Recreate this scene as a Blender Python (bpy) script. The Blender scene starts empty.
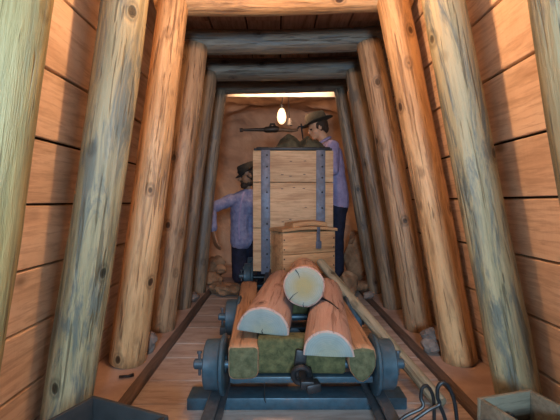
import bpy, bmesh, math, random
from mathutils import Vector, Matrix, noise, Euler
PI = math.pi
C = bpy.context.scene.collection
scn = bpy.context.scene
random.seed(7)

# ------------------------------------------------------------ object helpers
def tag(o, label=None, cat=None, group=None, kind=None):
    if label: o['label'] = label
    if cat: o['category'] = cat
    if group: o['group'] = group
    if kind: o['kind'] = kind
    return o

def empty(name, loc=(0, 0, 0), rot=(0, 0, 0)):
    o = bpy.data.objects.new(name, None)
    C.objects.link(o)
    o.location = loc
    o.rotation_euler = rot
    o.empty_display_size = .05
    return o

def mobj(name, bm, mats, parent=None, smooth=False, angle=None):
    me = bpy.data.meshes.new(name)
    bmesh.ops.recalc_face_normals(bm, faces=bm.faces)
    bm.to_mesh(me)
    bm.free()
    if not isinstance(mats, (list, tuple)): mats = [mats]
    for m in mats: me.materials.append(m)
    if smooth:
        me.shade_smooth()
        if angle is not None:
            me.set_sharp_from_angle(angle=angle)
    o = bpy.data.objects.new(name, me)
    C.objects.link(o)
    if parent: o.parent = parent
    return o

def nbm(): return bmesh.new()

def box(bm, c, s, rot=None, bevel=0.0):
    """box of size s at c; rot is a 3x3/Euler; bevelled edges"""
    r = bmesh.ops.create_cube(bm, size=1)
    vs = r['verts']
    M = Matrix.Diagonal((s[0], s[1], s[2], 1))
    R = rot.to_matrix().to_4x4() if isinstance(rot, Euler) else (rot.to_4x4() if rot is not None else Matrix())
    bmesh.ops.transform(bm, matrix=Matrix.Translation(c) @ R @ M, verts=vs)
    if bevel > 0:
        es = set()
        for v in vs:
            for e in v.link_edges: es.add(e)
        bmesh.ops.bevel(bm, geom=list(es), offset=bevel, segments=2, affect='EDGES', profile=.5)

def tube(bm, pts, r, seg=10, closed=False, cap=True):
    pts = [Vector(p) for p in pts]
    n = len(pts)
    rr = r if isinstance(r, (list, tuple)) else [r] * n
    rings = []
    prev = None
    for i, p in enumerate(pts):
        a = pts[(i - 1) % n] if (closed or i > 0) else p
        b = pts[(i + 1) % n] if (closed or i < n - 1) else p
        t = (b - a).normalized()
        if prev is None:
            up = Vector((0, 0, 1)) if abs(t.z) < .9 else Vector((1, 0, 0))
            u = t.cross(up).normalized()
        else:
            u = (prev - t * prev.dot(t)).normalized()
        prev = u
        v = t.cross(u)
        rings.append([bm.verts.new(p + (u * math.cos(2 * PI * k / seg) + v * math.sin(2 * PI * k / seg)) * rr[i]) for k in range(seg)])
    m = n if closed else n - 1
    for i in range(m):
        A, B = rings[i], rings[(i + 1) % n]
        for k in range(seg):
            bm.faces.new((A[k], A[(k + 1) % seg], B[(k + 1) % seg], B[k]))
    if cap and not closed:
        bm.faces.new(rings[0][::-1]); bm.faces.new(rings[-1])

def lathe(bm, prof, seg=28, M=None):
    """prof = [(radius, height)] about local Z"""
    M = M or Matrix()
    rings = []
    for (r, h) in prof:
        if r < 1e-5:
            rings.append([bm.verts.new(M @ Vector((0, 0, h)))])
        else:
            rings.append([bm.verts.new(M @ Vector((r * math.cos(2 * PI * k / seg), r * math.sin(2 * PI * k / seg), h))) for k in range(seg)])
    for A, B in zip(rings, rings[1:]):
        for k in range(seg):
            k2 = (k + 1) % seg
            if len(A) == 1 and len(B) == 1: continue
            if len(A) == 1: bm.faces.new((A[0], B[k], B[k2]))
            elif len(B) == 1: bm.faces.new((A[k], B[0], A[k2]))
            else: bm.faces.new((A[k], B[k], B[k2], A[k2]))
    if len(rings[0]) > 1: bm.faces.new(rings[0])
    if len(rings[-1]) > 1: bm.faces.new(rings[-1][::-1])

def align(p0, p1, roll=0):
    """matrix taking local Z (0..L) onto p0->p1"""
    d = (Vector(p1) - Vector(p0)).normalized()
    q = Vector((0, 0, 1)).rotation_difference(d)
    return Matrix.Translation(p0) @ q.to_matrix().to_4x4() @ Matrix.Rotation(roll, 4, 'Z')

# ------------------------------------------------------------ materials
def nt(name):
    m = bpy.data.materials.new(name)
    m.use_nodes = True
    t = m.node_tree
    return m, t, t.nodes['Principled BSDF']

def N(t, ty, **kw):
    n = t.nodes.new(ty)
    for k, v in kw.items():
        if k in n.inputs.keys(): n.inputs[k].default_value = v
        else: setattr(n, k, v)
    return n

def ramp(t, fac, stops):
    r = t.nodes.new('ShaderNodeValToRGB')
    el = r.color_ramp.elements
    while len(el) > 1: el.remove(el[-1])
    el[0].position = stops[0][0]; el[0].color = (*stops[0][1], 1)
    for p, c in stops[1:]:
        e = el.new(p); e.color = (*c, 1)
    t.links.new(fac, r.inputs[0])
    return r.outputs[0]

def mix(t, fac, a, b, mode='MIX'):
    n = t.nodes.new('ShaderNodeMix'); n.data_type = 'RGBA'; n.blend_type = mode
    if hasattr(fac, 'links'): t.links.new(fac, n.inputs[0])
    else: n.inputs[0].default_value = fac
    for s, i in ((a, 6), (b, 7)):
        if hasattr(s, 'links'): t.links.new(s, n.inputs[i])
        else: n.inputs[i].default_value = (*s, 1)
    return n.outputs[2]

def math_(t, op, a, b=0.0, clamp=False):
    n = t.nodes.new('ShaderNodeMath'); n.operation = op; n.use_clamp = clamp
    for s, i in ((a, 0), (b, 1)):
        if hasattr(s, 'links'): t.links.new(s, n.inputs[i])
        else: n.inputs[i].default_value = s
    return n.outputs[0]

def coords(t, scale=(1, 1, 1), rnd=True, attr=None):
    tc = t.nodes.new('ShaderNodeTexCoord')
    v = tc.outputs['Object']
    ad = t.nodes.new('ShaderNodeVectorMath'); ad.operation = 'ADD'
    t.links.new(v, ad.inputs[0])
    cmb = t.nodes.new('ShaderNodeCombineXYZ')
    if attr:
        at = t.nodes.new('ShaderNodeAttribute'); at.attribute_name = attr
        s = math_(t, 'MULTIPLY', at.outputs['Fac'], 37.0)
    else:
        oi = t.nodes.new('ShaderNodeObjectInfo')
        s = math_(t, 'MULTIPLY', oi.outputs['Random'], 37.0)
    for i in range(3): t.links.new(s, cmb.inputs[i])
    if rnd: t.links.new(cmb.outputs[0], ad.inputs[1])
    mp = t.nodes.new('ShaderNodeMapping'); mp.inputs['Scale'].default_value = scale
    t.links.new(ad.outputs[0], mp.inputs['Vector'])
    return mp.outputs[0], v, ad.outputs[0]

def bump(t, b, h, strength=.3, dist=.01):
    n = t.nodes.new('ShaderNodeBump'); n.inputs['Strength'].default_value = strength; n.inputs['Distance'].default_value = dist
    t.links.new(h, n.inputs['Height']); t.links.new(n.outputs[0], b.inputs['Normal'])

def noise_(t, vec, scale, detail=5, rough=.6, dist=0.0):
    n = N(t, 'ShaderNodeTexNoise'); n.inputs['Scale'].default_value = scale; n.inputs['Detail'].default_value = detail
    n.inputs['Roughness'].default_value = rough; n.inputs['Distortion'].default_value = dist
    t.links.new(vec, n.inputs['Vector'])
    return n.outputs['Fac']

def log_mat(name, light, mid, dark, stain=None, stain_amt=.5, rough=.5, streak=.55):
    """peeled log: grain along local Z, knots, blue-grey stain streaks"""
    m, t, b = nt(name)
    g, raw, off = coords(t, (30, 30, 2.0))
    f1 = noise_(t, g, 1.0, 7, .72, .3)
    col = ramp(t, f1, [(.30, dark), (.43, mid), (.55, light), (.8, light)])
    g2, _, _ = coords(t, (7, 7, .9))
    f2 = noise_(t, g2, 1.0, 4, .6, .8)
    col = mix(t, ramp(t, f2, [(.40, (0, 0, 0)), (.62, (streak, streak, streak))]), col, mid)
    if stain:
        g3, _, _ = coords(t, (15, 15, 2.4))
        f3 = noise_(t, g3, 1.0, 6, .7, 1.0)
        col = mix(t, ramp(t, f3, [(.50, (0, 0, 0)), (.60, (stain_amt,) * 3)]), col, stain)
    # fine dark checks
    g4, _, _ = coords(t, (70, 70, 3.0))
    f4 = noise_(t, g4, 1.0, 3, .55, .6)
    ck = ramp(t, f4, [(.36, (1, 1, 1)), (.41, (0, 0, 0))])
    col = mix(t, math_(t, 'MULTIPLY', ck, .75), col, dark)
    g5, _, _ = coords(t, (1.4, 1.4, 2.4))
    f5 = noise_(t, g5, 1.0, 4, .6, .3)
    col = mix(t, ramp(t, f5, [(.40, (0, 0, 0)), (.7, (.35, .35, .35))]), col, tuple(c * .8 for c in mid))
    # knots
    vk = N(t, 'ShaderNodeTexVoronoi'); vk.inputs['Scale'].default_value = 1.0
    kc, _, _ = coords(t, (7.0, 7.0, 5.0))
    t.links.new(kc, vk.inputs['Vector'])
    kn = ramp(t, vk.outputs['Distance'], [(.06, (1, 1, 1)), (.10, (.85, .85, .85)), (.12, (.25, .25, .25)), (.17, (.45, .45, .45)), (.24, (0, 0, 0))])
    col = mix(t, kn, col, tuple(c * .5 for c in dark))
    t.links.new(col, b.inputs['Base Color'])
    b.inputs['Roughness'].default_value = rough
    h = math_(t, 'SUBTRACT', math_(t, 'ADD', f1, math_(t, 'MULTIPLY', f2, .8)), math_(t, 'MULTIPLY', math_(t, 'ADD', kn, ck), .35))
    bump(t, b, h, .75, .014)
    return m

def plank_mat(name, light, mid, dark, scale=(18, 1.3, 18), rough=.7, bumpk=.35, saw=None, attr='board', grime=.35, vary=.22):
    m, t, b = nt(name)
    g, raw, off = coords(t, scale, attr=attr)
    f1 = noise_(t, g, 1.0, 6, .62, .9)
    col = ramp(t, f1, [(.3, dark), (.45, mid), (.62, light)])
    gf, _, _ = coords(t, tuple(x * 5 for x in scale), attr=attr)
    ff = noise_(t, gf, 1.0, 5, .7, .3)
    col = mix(t, ramp(t, ff, [(.38, (.55, .55, .55)), (.52, (0, 0, 0))]), col, dark)
    vk = N(t, 'ShaderNodeTexVoronoi'); vk.inputs['Scale'].default_value = 1.0
    ks = tuple(2.2 if s < 5 else 4.2 for s in scale)
    kc, _, _ = coords(t, ks, attr=attr)
    t.links.new(kc, vk.inputs['Vector'])
    kn = ramp(t, vk.outputs['Distance'], [(.05, (.8, .8, .8)), (.09, (.3, .3, .3)), (.14, (0, 0, 0))])
    col = mix(t, kn, col, tuple(c * .5 for c in dark))
    at = t.nodes.new('ShaderNodeAttribute'); at.attribute_name = attr
    wn = N(t, 'ShaderNodeTexWhiteNoise'); wn.noise_dimensions = '1D'
    t.links.new(at.outputs['Fac'], wn.inputs['W'])
    v = math_(t, 'ADD', math_(t, 'MULTIPLY', wn.outputs['Value'], vary), 1.0 - vary * .6)
    hs = N(t, 'ShaderNodeHueSaturation'); t.links.new(v, hs.inputs['Value']); t.links.new(col, hs.inputs['Color'])
    col = hs.outputs[0]
    gr = noise_(t, off, 3.2, 5, .65, .3)
    col = mix(t, ramp(t, gr, [(.48, (0, 0, 0)), (.75, (grime,) * 3)]), col, dark)
    t.links.new(col, b.inputs['Base Color'])
    b.inputs['Roughness'].default_value = rough
    h = f1
    if saw is not None:
        w = N(t, 'ShaderNodeTexNoise'); w.inputs['Scale'].default_value = 1.0
        sc, _, _ = coords(t, saw, attr=attr)
        t.links.new(sc, w.inputs['Vector'])
        h = math_(t, 'ADD', f1, math_(t, 'MULTIPLY', w.outputs['Fac'], .7))
    bump(t, b, h, bumpk, .006)
    return m

def simple_mat(name, c1, c2, scale=12, rough=.6, metal=0.0, bumps=.3, dist=.005, spec=None, mid=None):
    m, t, b = nt(name)
    g, raw, off = coords(t)
    f = noise_(t, g, scale, 6, .65, .2)
    col = ramp(t, f, [(.35, c1), (.65, c2)])
    t.links.new(col, b.inputs['Base Color'])
    b.inputs['Roughness'].default_value = rough
    b.inputs['Metallic'].default_value = metal
    if spec is not None: b.inputs['Specular IOR Level'].default_value = spec
    bump(t, b, f, bumps, dist)
    return m

def metal_mat(name, base, rust, amt=.3, rough=.42, metal=.55, scale=9):
    m, t, b = nt(name)
    g, raw, off = coords(t)
    f = noise_(t, g, scale, 7, .7, .3)
    k = ramp(t, f, [(.5, (0, 0, 0)), (.68, (amt,) * 3)])
    f2 = noise_(t, g, scale * 4, 4, .6)
    base2 = ramp(t, f2, [(.3, tuple(c * .75 for c in base)), (.7, tuple(c * 1.15 for c in base))])
    t.links.new(mix(t, k, base2, rust), b.inputs['Base Color'])
    b.inputs['Metallic'].default_value = metal
    t.links.new(math_(t, 'ADD', math_(t, 'MULTIPLY', k, .35), rough), b.inputs['Roughness'])
    bump(t, b, f2, .25, .003)
    return m

def ring_mat(name, pale, mid, heart, blotch):
    """end grain with growth rings about local Z"""
    m, t, b = nt(name)
    tc = t.nodes.new('ShaderNodeTexCoord')
    mp = t.nodes.new('ShaderNodeMapping'); mp.inputs['Scale'].default_value = (1, 1, 0)
    t.links.new(tc.outputs['Object'], mp.inputs['Vector'])
    w = N(t, 'ShaderNodeTexWave'); w.wave_type = 'RINGS'; w.rings_direction = 'SPHERICAL'
    w.inputs['Scale'].default_value = 42; w.inputs['Distortion'].default_value = 1.6; w.inputs['Detail'].default_value = 2
    w.inputs['Detail Scale'].default_value = 1.5
    t.links.new(mp.outputs[0], w.inputs['Vector'])
    ln = t.nodes.new('ShaderNodeVectorMath'); ln.operation = 'LENGTH'
    t.links.new(mp.outputs[0], ln.inputs[0])
    base = ramp(t, ln.outputs['Value'], [(.0, heart), (.03, heart), (.07, pale), (.2, pale)])
    wf = ramp(t, w.outputs['Fac'], [(.3, (0, 0, 0)), (1, (.35, .35, .35))])
    col = mix(t, wf, base, mid)
    g, _, off = coords(t)
    f = noise_(t, off, 22, 5, .7, .5)
    col = mix(t, ramp(t, f, [(.45, (0, 0, 0)), (.7, (.6, .6, .6))]), col, blotch)
    t.links.new(col, b.inputs['Base Color'])
    b.inputs['Roughness'].default_value = .75
    bump(t, b, noise_(t, off, 60, 4, .6), .3, .004)
    return m

M = {}
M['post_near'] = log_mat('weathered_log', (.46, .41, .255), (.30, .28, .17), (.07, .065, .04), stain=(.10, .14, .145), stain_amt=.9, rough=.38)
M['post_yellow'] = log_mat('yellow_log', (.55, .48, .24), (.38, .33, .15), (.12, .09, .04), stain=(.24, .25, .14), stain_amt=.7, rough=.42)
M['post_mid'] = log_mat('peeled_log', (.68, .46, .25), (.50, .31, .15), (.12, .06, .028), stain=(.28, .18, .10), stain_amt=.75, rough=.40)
M['post_brown'] = log_mat('shaded_tan_log', (.47, .33, .20), (.32, .205, .12), (.09, .05, .027), stain=(.17, .12, .085), stain_amt=.8, rough=.38)  # darker copy of the peeled log, dimmer light put into its colour
M['post_far'] = log_mat('shaded_brown_log', (.32, .24, .165), (.21, .15, .10), (.055, .037, .025), stain=(.11, .105, .10), stain_amt=.8, rough=.34)  # darkest post copy, shade of the deep tunnel put into its colour
M['beam_shaded'] = log_mat('shaded_log', (.24, .20, .15), (.15, .12, .09), (.05, .035, .025), stain=(.09, .105, .115), stain_amt=.75, rough=.32)  # log copy with lamp shade and cool bluish sheen put into its colour
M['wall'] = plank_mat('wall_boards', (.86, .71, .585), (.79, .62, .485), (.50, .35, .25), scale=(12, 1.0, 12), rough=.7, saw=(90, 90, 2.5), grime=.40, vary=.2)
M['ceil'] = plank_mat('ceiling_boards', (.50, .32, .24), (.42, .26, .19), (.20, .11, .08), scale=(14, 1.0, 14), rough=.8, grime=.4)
M['floorb'] = plank_mat('floor_boards', (.46, .41, .385), (.38, .33, .305), (.23, .18, .16), scale=(1.3, 7, 7), rough=.8, bumpk=.7, grime=.5, vary=.35)
M['ledge'] = simple_mat('ledge_earth', (.30, .225, .20), (.42, .33, .29), 5, .85, bumps=.35, dist=.01)
M['trim'] = plank_mat('edging', (.15, .11, .095), (.11, .078, .065), (.05, .035, .03), scale=(18, 1.4, 18), rough=.75, attr='board')
M['crate'] = plank_mat('car_boards', (.66, .47, .29), (.58, .39, .23), (.34, .19, .10), scale=(1.4, 16, 16), rough=.65, grime=.4, vary=.15)
M['chest'] = plank_mat('chest_boards', (.62, .38, .20), (.53, .30, .15), (.30, .15, .07), scale=(1.5, 18, 18), rough=.55, grime=.3, vary=.12)
M['crate_grey'] = plank_mat('grey_boards', (.20, .195, .145), (.15, .145, .11), (.075, .065, .05), scale=(1.6, 14, 14), rough=.85, grime=.5, vary=.2)
M['drill_iron'] = metal_mat('brown_iron', (.045, .032, .024), (.08, .045, .025), .5, .5, .4)
M['pole'] = log_mat('grey_pole', (.32, .31, .24), (.23, .23, .17), (.11, .10, .07), rough=.6)
M['moss'] = simple_mat('mossy_wood', (.035, .044, .017), (.11, .115, .05), 34, .9, bumps=.5)
M['moss_side'] = log_mat('tan_timber', (.42, .27, .165), (.32, .19, .11), (.14, .08, .045), rough=.7)
M['bark'] = log_mat('pink_log', (.48, .36, .33), (.40, .275, .245), (.20, .115, .095), stain=(.40, .33, .30), stain_amt=.5, rough=.6)
M['cut'] = ring_mat('pale_cut', (.205, .265, .275), (.155, .19, .185), (.23, .26, .21), (.145, .20, .205))
M['cut_round'] = ring_mat('pale_cut_round', (.27, .31, .28), (.21, .215, .16), (.31, .265, .12), (.25, .25, .15))
M['plaster'] = simple_mat('cream_board', (.62, .52, .42), (.72, .62, .52), 8, .8, bumps=.2)
M['cut_moss'] = simple_mat('mossy_cut', (.05, .058, .027), (.115, .12, .065), 40, .9, bumps=.4)
M['steel'] = metal_mat('blue_grey_steel', (.05, .105, .15), (.12, .065, .05), .35, .40, .35)
M['steel_rail'] = metal_mat('worn_rail_steel', (.08, .105, .13), (.18, .12, .115), .75, .42, .4)
M['strap'] = metal_mat('strap_steel', (.13, .155, .22), (.11, .09, .09), .4, .5, .3)
M['black'] = metal_mat('black_iron', (.025, .03, .037), (.06, .035, .025), .3, .45, .5)
M['chain'] = metal_mat('dark_iron_gloss', (.012, .018, .024), (.035, .02, .015), .2, .40, .3)
M['bin'] = metal_mat('dark_bin', (.035, .04, .045), (.07, .06, .055), .3, .55, .3, scale=4)
M['ore'] = simple_mat('dark_ore', (.06, .055, .035), (.17, .15, .09), 9, .9, bumps=.8, dist=.02)
M['stone'] = simple_mat('grey_stone', (.10, .085, .08), (.26, .22, .20), 9, .85, bumps=.7, dist=.02)
M['stone_brown'] = simple_mat('brown_stone', (.16, .09, .05), (.40, .24, .14), 7, .85, bumps=.7, dist=.02)
M['denim'] = simple_mat('denim_shirt', (.16, .17, .33), (.30, .31, .48), 22, .8, bumps=.5, dist=.01)
M['lavender'] = simple_mat('lavender_shirt', (.26, .22, .40), (.38, .33, .54), 16, .8, bumps=.5, dist=.01)
M['navy'] = simple_mat('navy_trousers', (.006, .008, .022), (.016, .019, .05), 20, .85, bumps=.4, dist=.01)
M['skin'] = simple_mat('skin', (.55, .30, .18), (.66, .38, .24), 10, .55, bumps=.1)
M['skin_dark'] = simple_mat('tanned_skin', (.22, .11, .06), (.33, .17, .09), 10, .55, bumps=.1)
M['hair'] = simple_mat('dark_hair', (.02, .012, .008), (.07, .04, .025), 60, .7, bumps=.9, dist=.01)
M['felt'] = simple_mat('felt_hat', (.02, .018, .012), (.042, .037, .026), 18, .95, bumps=.3)
M['felt_dark'] = simple_mat('dark_hat', (.012, .011, .010), (.03, .027, .022), 18, .95, bumps=.3)
M['eye'] = simple_mat('eye_dark', (.01, .01, .01), (.02, .02, .02), 5, .3)
M['white'] = simple_mat('white_enamel', (.12, .115, .105), (.18, .17, .155), 9, .5)
M['tool_wood'] = log_mat('tool_grip', (.22, .12, .06), (.16, .08, .04), (.06, .03, .015))

# rock wall
def rock_mat():
    m, t, b = nt('tunnel_rock')
    g, raw, off = coords(t, rnd=False)
    f = noise_(t, g, 2.2, 8, .6, .5)
    col = ramp(t, f, [(.3, (.26, .16, .11)), (.5, (.44, .28, .19)), (.72, (.58, .40, .28))])
    mp = t.nodes.new('ShaderNodeMapping'); mp.inputs['Scale'].default_value = (1.0, 1.0, 2.2); mp.inputs['Rotation'].default_value = (0, .35, 0)
    t.links.new(raw, mp.inputs['Vector'])
    d = noise_(t, mp.outputs[0], .85, 2, .5, .6)
    crack = ramp(t, math_(t, 'ABSOLUTE', math_(t, 'SUBTRACT', d, .5)), [(.0, (1, 1, 1)), (.002, (.6, .6, .6)), (.005, (0, 0, 0))])
    
    t.links.new(col, b.inputs['Base Color'])
    b.inputs['Roughness'].default_value = .9
    bump(t, b, f, .9, .06)
    return m
M['rock'] = rock_mat()

# lamp glass
m, t, b = nt('glowing_bulb')
b.inputs['Emission Color'].default_value = (1, .66, .36, 1); b.inputs['Emission Strength'].default_value = 1.7
b.inputs['Base Color'].default_value = (.9, .8, .6, 1)
M['bulb'] = m

# ------------------------------------------------------------ logs
def section(kind, n=28):
    """unit cross sections in local XY (radius 1, +Y up)"""
    if kind == 'round': return [(math.cos(2 * PI * k / n), math.sin(2 * PI * k / n)) for k in range(n)]
    if kind == 'half':
        a = [(math.cos(PI * k / 18), math.sin(PI * k / 18)) for k in range(19)]
        return a + [(-1 + 2 * k / 8, -.02 * math.sin(PI * k / 8)) for k in range(1, 8)]
    if kind == 'slab':   # rounded rectangle
        out = []
        for k in range(28):
            a = 2 * PI * k / 28
            c, s = math.cos(a), math.sin(a)
            e = .42 if s < 0 else .25
            out.append((math.copysign(abs(c) ** e, c), math.copysign(abs(s) ** e, s)))
        return out
    if kind == 'keel':   # flat top, rounded narrowing bottom
        return [(-.92, .9), (-.5, 1), (0, 1.02), (.5, 1), (.95, .85), (1, .45), (.98, 0), (.85, -.4), (.55, -.75), (.2, -.98), (-.1, -1), (-.45, -.85), (-.8, -.5), (-1, -.1), (-1.02, .45)]

def log_body(bm, L, r0, r1, seed, kind='round', rough=.035, bow=.012, sx=1, sy=1, step=.05, caps=True, chamfer=.008):
    sec = section(kind)
    n = max(3, int(L / step))
    zs = [0, chamfer] + [L * i / n for i in range(1, n)] + [L - chamfer, L]
    so = Vector((seed * 3.1, seed * 1.7, seed * 5.3))
    rings = []
    for j, z in enumerate(zs):
        u = z / L
        r = r0 + (r1 - r0) * u
        ch = .93 if j in (0, len(zs) - 1) else 1
        bx = bow * math.sin(PI * u) * math.sin(seed * 2.1); by = bow * math.sin(PI * u) * math.cos(seed * 2.1)
        ring = []
        for (a, b_) in sec:
            d = 1 + rough * 1.6 * noise.noise(Vector((a * 1.1, b_ * 1.1, z * 1.7)) + so) + rough * .7 * noise.noise(Vector((a * 2.6, b_ * 2.6, z * 6)) + so)
            ring.append(bm.verts.new((bx + a * r * sx * d * ch, by + b_ * r * sy * d * ch, z)))
        rings.append(ring)
    k = len(sec)
    for A, B in zip(rings, rings[1:]):
        for i in range(k):
            bm.faces.new((A[i], A[(i + 1) % k], B[(i + 1) % k], B[i]))
    if caps:
        bm.faces.new(rings[0][::-1]); bm.faces.new(rings[-1])
    return rings

def post(name, p0, p1, r0, r1, seed, mat, label, group, cat='post', bow=.014, rough=.04):
    bm = nbm()
    L = (Vector(p1) - Vector(p0)).length
    log_body(bm, L, r0, r1, seed, bow=bow, rough=rough)
    o = mobj(name, bm, mat, smooth=True, angle=.7)
    o.matrix_world = align(p0, p1, seed * 1.3)
    tag(o, label, cat, group)
    return o

YS = dict(A=.93, B=1.56, C=2.10, D=2.65, E=3.19, F=3.73)
posts = [
 # key, y, xbase, xtop, r0, r1, material, label
 ('L', 'A', -.845, -.535, .095, .092, 'post_yellow', 'nearest left wall post, pale yellow-green log cut off by the photo edge'),
 ('L', 'B', -.838, -.55, .088, .083, 'post_near', 'thick grey-green log post on the left, standing behind the dark metal bin'),
 ('L', 'C', -.797, -.535, .093, .076, 'post_mid', 'bright orange-brown peeled log post on the left, holding up the nearest visible cap beam'),
 ('L', 'D', -.78, -.537, .092, .080, 'post_brown', 'left orange-brown log post directly behind the brightest left post, beside the grey stone'),
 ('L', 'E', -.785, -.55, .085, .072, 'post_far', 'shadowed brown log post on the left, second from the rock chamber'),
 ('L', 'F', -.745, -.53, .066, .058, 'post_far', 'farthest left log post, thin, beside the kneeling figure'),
 ('R', 'A', .94, .585, .10, .09, 'post_near', 'nearest right wall post, blue-grey log cut off by the right edge of the photo'),
 ('R', 'B', .965, .575, .083, .077, 'post_near', 'long grey-green log post on the right, standing behind the open grey wooden crate'),
 ('R', 'C', .966, .585, .088, .080, 'post_mid', 'bright orange-brown peeled log post on the right, with a dark knot in its upper half'),
 ('R', 'D', .94, .592, .092, .078, 'post_brown', 'brown log post on the right beside the stack of dark grey stones'),
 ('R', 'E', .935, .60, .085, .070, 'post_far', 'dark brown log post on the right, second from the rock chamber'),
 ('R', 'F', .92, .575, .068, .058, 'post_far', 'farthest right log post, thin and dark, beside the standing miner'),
]
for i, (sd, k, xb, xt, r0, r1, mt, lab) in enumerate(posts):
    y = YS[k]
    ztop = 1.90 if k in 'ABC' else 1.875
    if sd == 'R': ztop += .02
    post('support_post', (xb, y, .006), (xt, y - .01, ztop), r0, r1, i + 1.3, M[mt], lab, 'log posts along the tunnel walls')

beams = [
 ('A', .085, 'post_mid', 'nearest cap beam overhead, outside the photo above the first pair of posts'),
 ('B', .085, 'post_mid', 'cap beam overhead above the second pair of posts'),
 ('C', .088, 'post_mid', 'bright orange cap beam at the top edge of the photo, resting on the brightest posts'),
 ('D', .078, 'beam_shaded', 'grey-brown cap beam second from the front, with a round knot near its right end'),
 ('E', .088, 'beam_shaded', 'shaded blue-grey cap beam, third from the front, just before the last one'),
 ('F', .072, 'beam_shaded', 'farthest and thinnest cap beam, forming the lintel of the rock chamber'),
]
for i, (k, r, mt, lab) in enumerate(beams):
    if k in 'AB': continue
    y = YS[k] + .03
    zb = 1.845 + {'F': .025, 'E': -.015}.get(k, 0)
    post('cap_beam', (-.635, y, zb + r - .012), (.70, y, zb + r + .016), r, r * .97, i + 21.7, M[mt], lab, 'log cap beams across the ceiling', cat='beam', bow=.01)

# ------------------------------------------------------------ board walls
def add_board(bm, lay, quad_a, quad_b, thick_dir, tval, y0, y1, sub=.35, jitter=0):
    """board between (x,z) edges quad_a (bottom) and quad_b (top) in the XZ plane, running along Y"""
    n = max(1, int((y1 - y0) / sub))
    rings = []
    for j in range(n + 1):
        y = y0 + (y1 - y0) * j / n
        a = Vector((quad_a[0], y, quad_a[1])); b = Vector((quad_b[0], y, quad_b[1]))
        wob = .0022 * noise.noise(Vector((y * 3, tval * 9, 1)))
        wob2 = .0022 * noise.noise(Vector((y * 3, tval * 9, 7)))
        up = (b - a).normalized()
        a = a + up * (.0052 + wob); b = b - up * (.0052 + wob2)
        off = thick_dir * .026
        jd = thick_dir * jitter
        c = .003
        rings.append([bm.verts.new(v) for v in (a + jd + off, b + jd + off, b + jd + thick_dir * c, b + jd - up * c, a + jd + up * c, a + jd + thick_dir * c)])
    fs = []
    k = 6
    for A, B in zip(rings, rings[1:]):
        for i in range(k): fs.append(bm.faces.new((A[i], A[(i + 1) % k], B[(i + 1) % k], B[i])))
    fs.append(bm.faces.new(rings[0])); fs.append(bm.faces.new(rings[-1][::-1]))
    for f in fs:
        for l in f.loops: l[lay] = (tval, tval, tval, 1)

def board_wall(name, joints, fx, side, y0, y1):
    bm = nbm(); lay = bm.loops.layers.float_color.new('board')
    rnd = random.Random(side + 5)
    for z0, z1 in zip(joints, joints[1:]):
        cuts = [y0]
        y = y0 + rnd.choice([.6, 1.25])
        for yc in sorted(rnd.sample([.93, 2.10, 2.65, 3.19], 2)):
            cuts.append(yc)
        cuts.append(y1)
        for a, b in zip(cuts, cuts[1:]):
            nrm = Vector((side, 0, .15 * 1)).normalized()
            add_board(bm, lay, (fx(z0), z0), (fx(z1), z1), nrm, rnd.random(), a + .0015, b - .0015, jitter=rnd.uniform(0, .004))
    for yy0, yy1 in ((y0, y1),):
        vs = [bm.verts.new((fx(z) + side * .03, yy, z)) for z, yy in ((0, yy0), (2.03, yy0), (2.03, yy1), (0, yy1))]
        f = bm.faces.new(vs); f.material_index = 1
        for l in f.loops: l[lay] = (0, 0, 0, 1)
    o = mobj(name, bm, [M['wall'], M['felt_dark']])
    tag(o, kind='structure')
    return o
fL = lambda z: -(.835 - .13 * (z - .85))
fR = lambda z: .925 - .187 * (z - .85)
Y0, Y1 = -.7, 3.86
JL = [0, .165, .395, .615, .84, 1.065, 1.30, 1.555, 1.81, 2.03]
JR = [0, .165, .394, .636, .865, 1.084, 1.338, 1.57, 1.825, 2.03]
board_wall('wall_left', JL, fL, -1, Y0, Y1)
board_wall('wall_right', JR, fR, 1, Y0, Y1)
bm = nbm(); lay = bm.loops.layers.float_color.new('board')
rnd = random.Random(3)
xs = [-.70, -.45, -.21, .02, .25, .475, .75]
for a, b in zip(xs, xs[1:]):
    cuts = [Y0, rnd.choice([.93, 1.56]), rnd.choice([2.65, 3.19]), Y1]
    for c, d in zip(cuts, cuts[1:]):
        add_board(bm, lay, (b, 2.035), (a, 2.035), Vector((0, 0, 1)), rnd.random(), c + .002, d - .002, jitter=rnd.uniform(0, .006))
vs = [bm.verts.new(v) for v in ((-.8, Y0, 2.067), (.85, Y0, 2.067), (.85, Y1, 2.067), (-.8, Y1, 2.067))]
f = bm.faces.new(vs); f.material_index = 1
tag(mobj('ceiling', bm, [M['ceil'], M['felt_dark']]), kind='structure')

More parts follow.
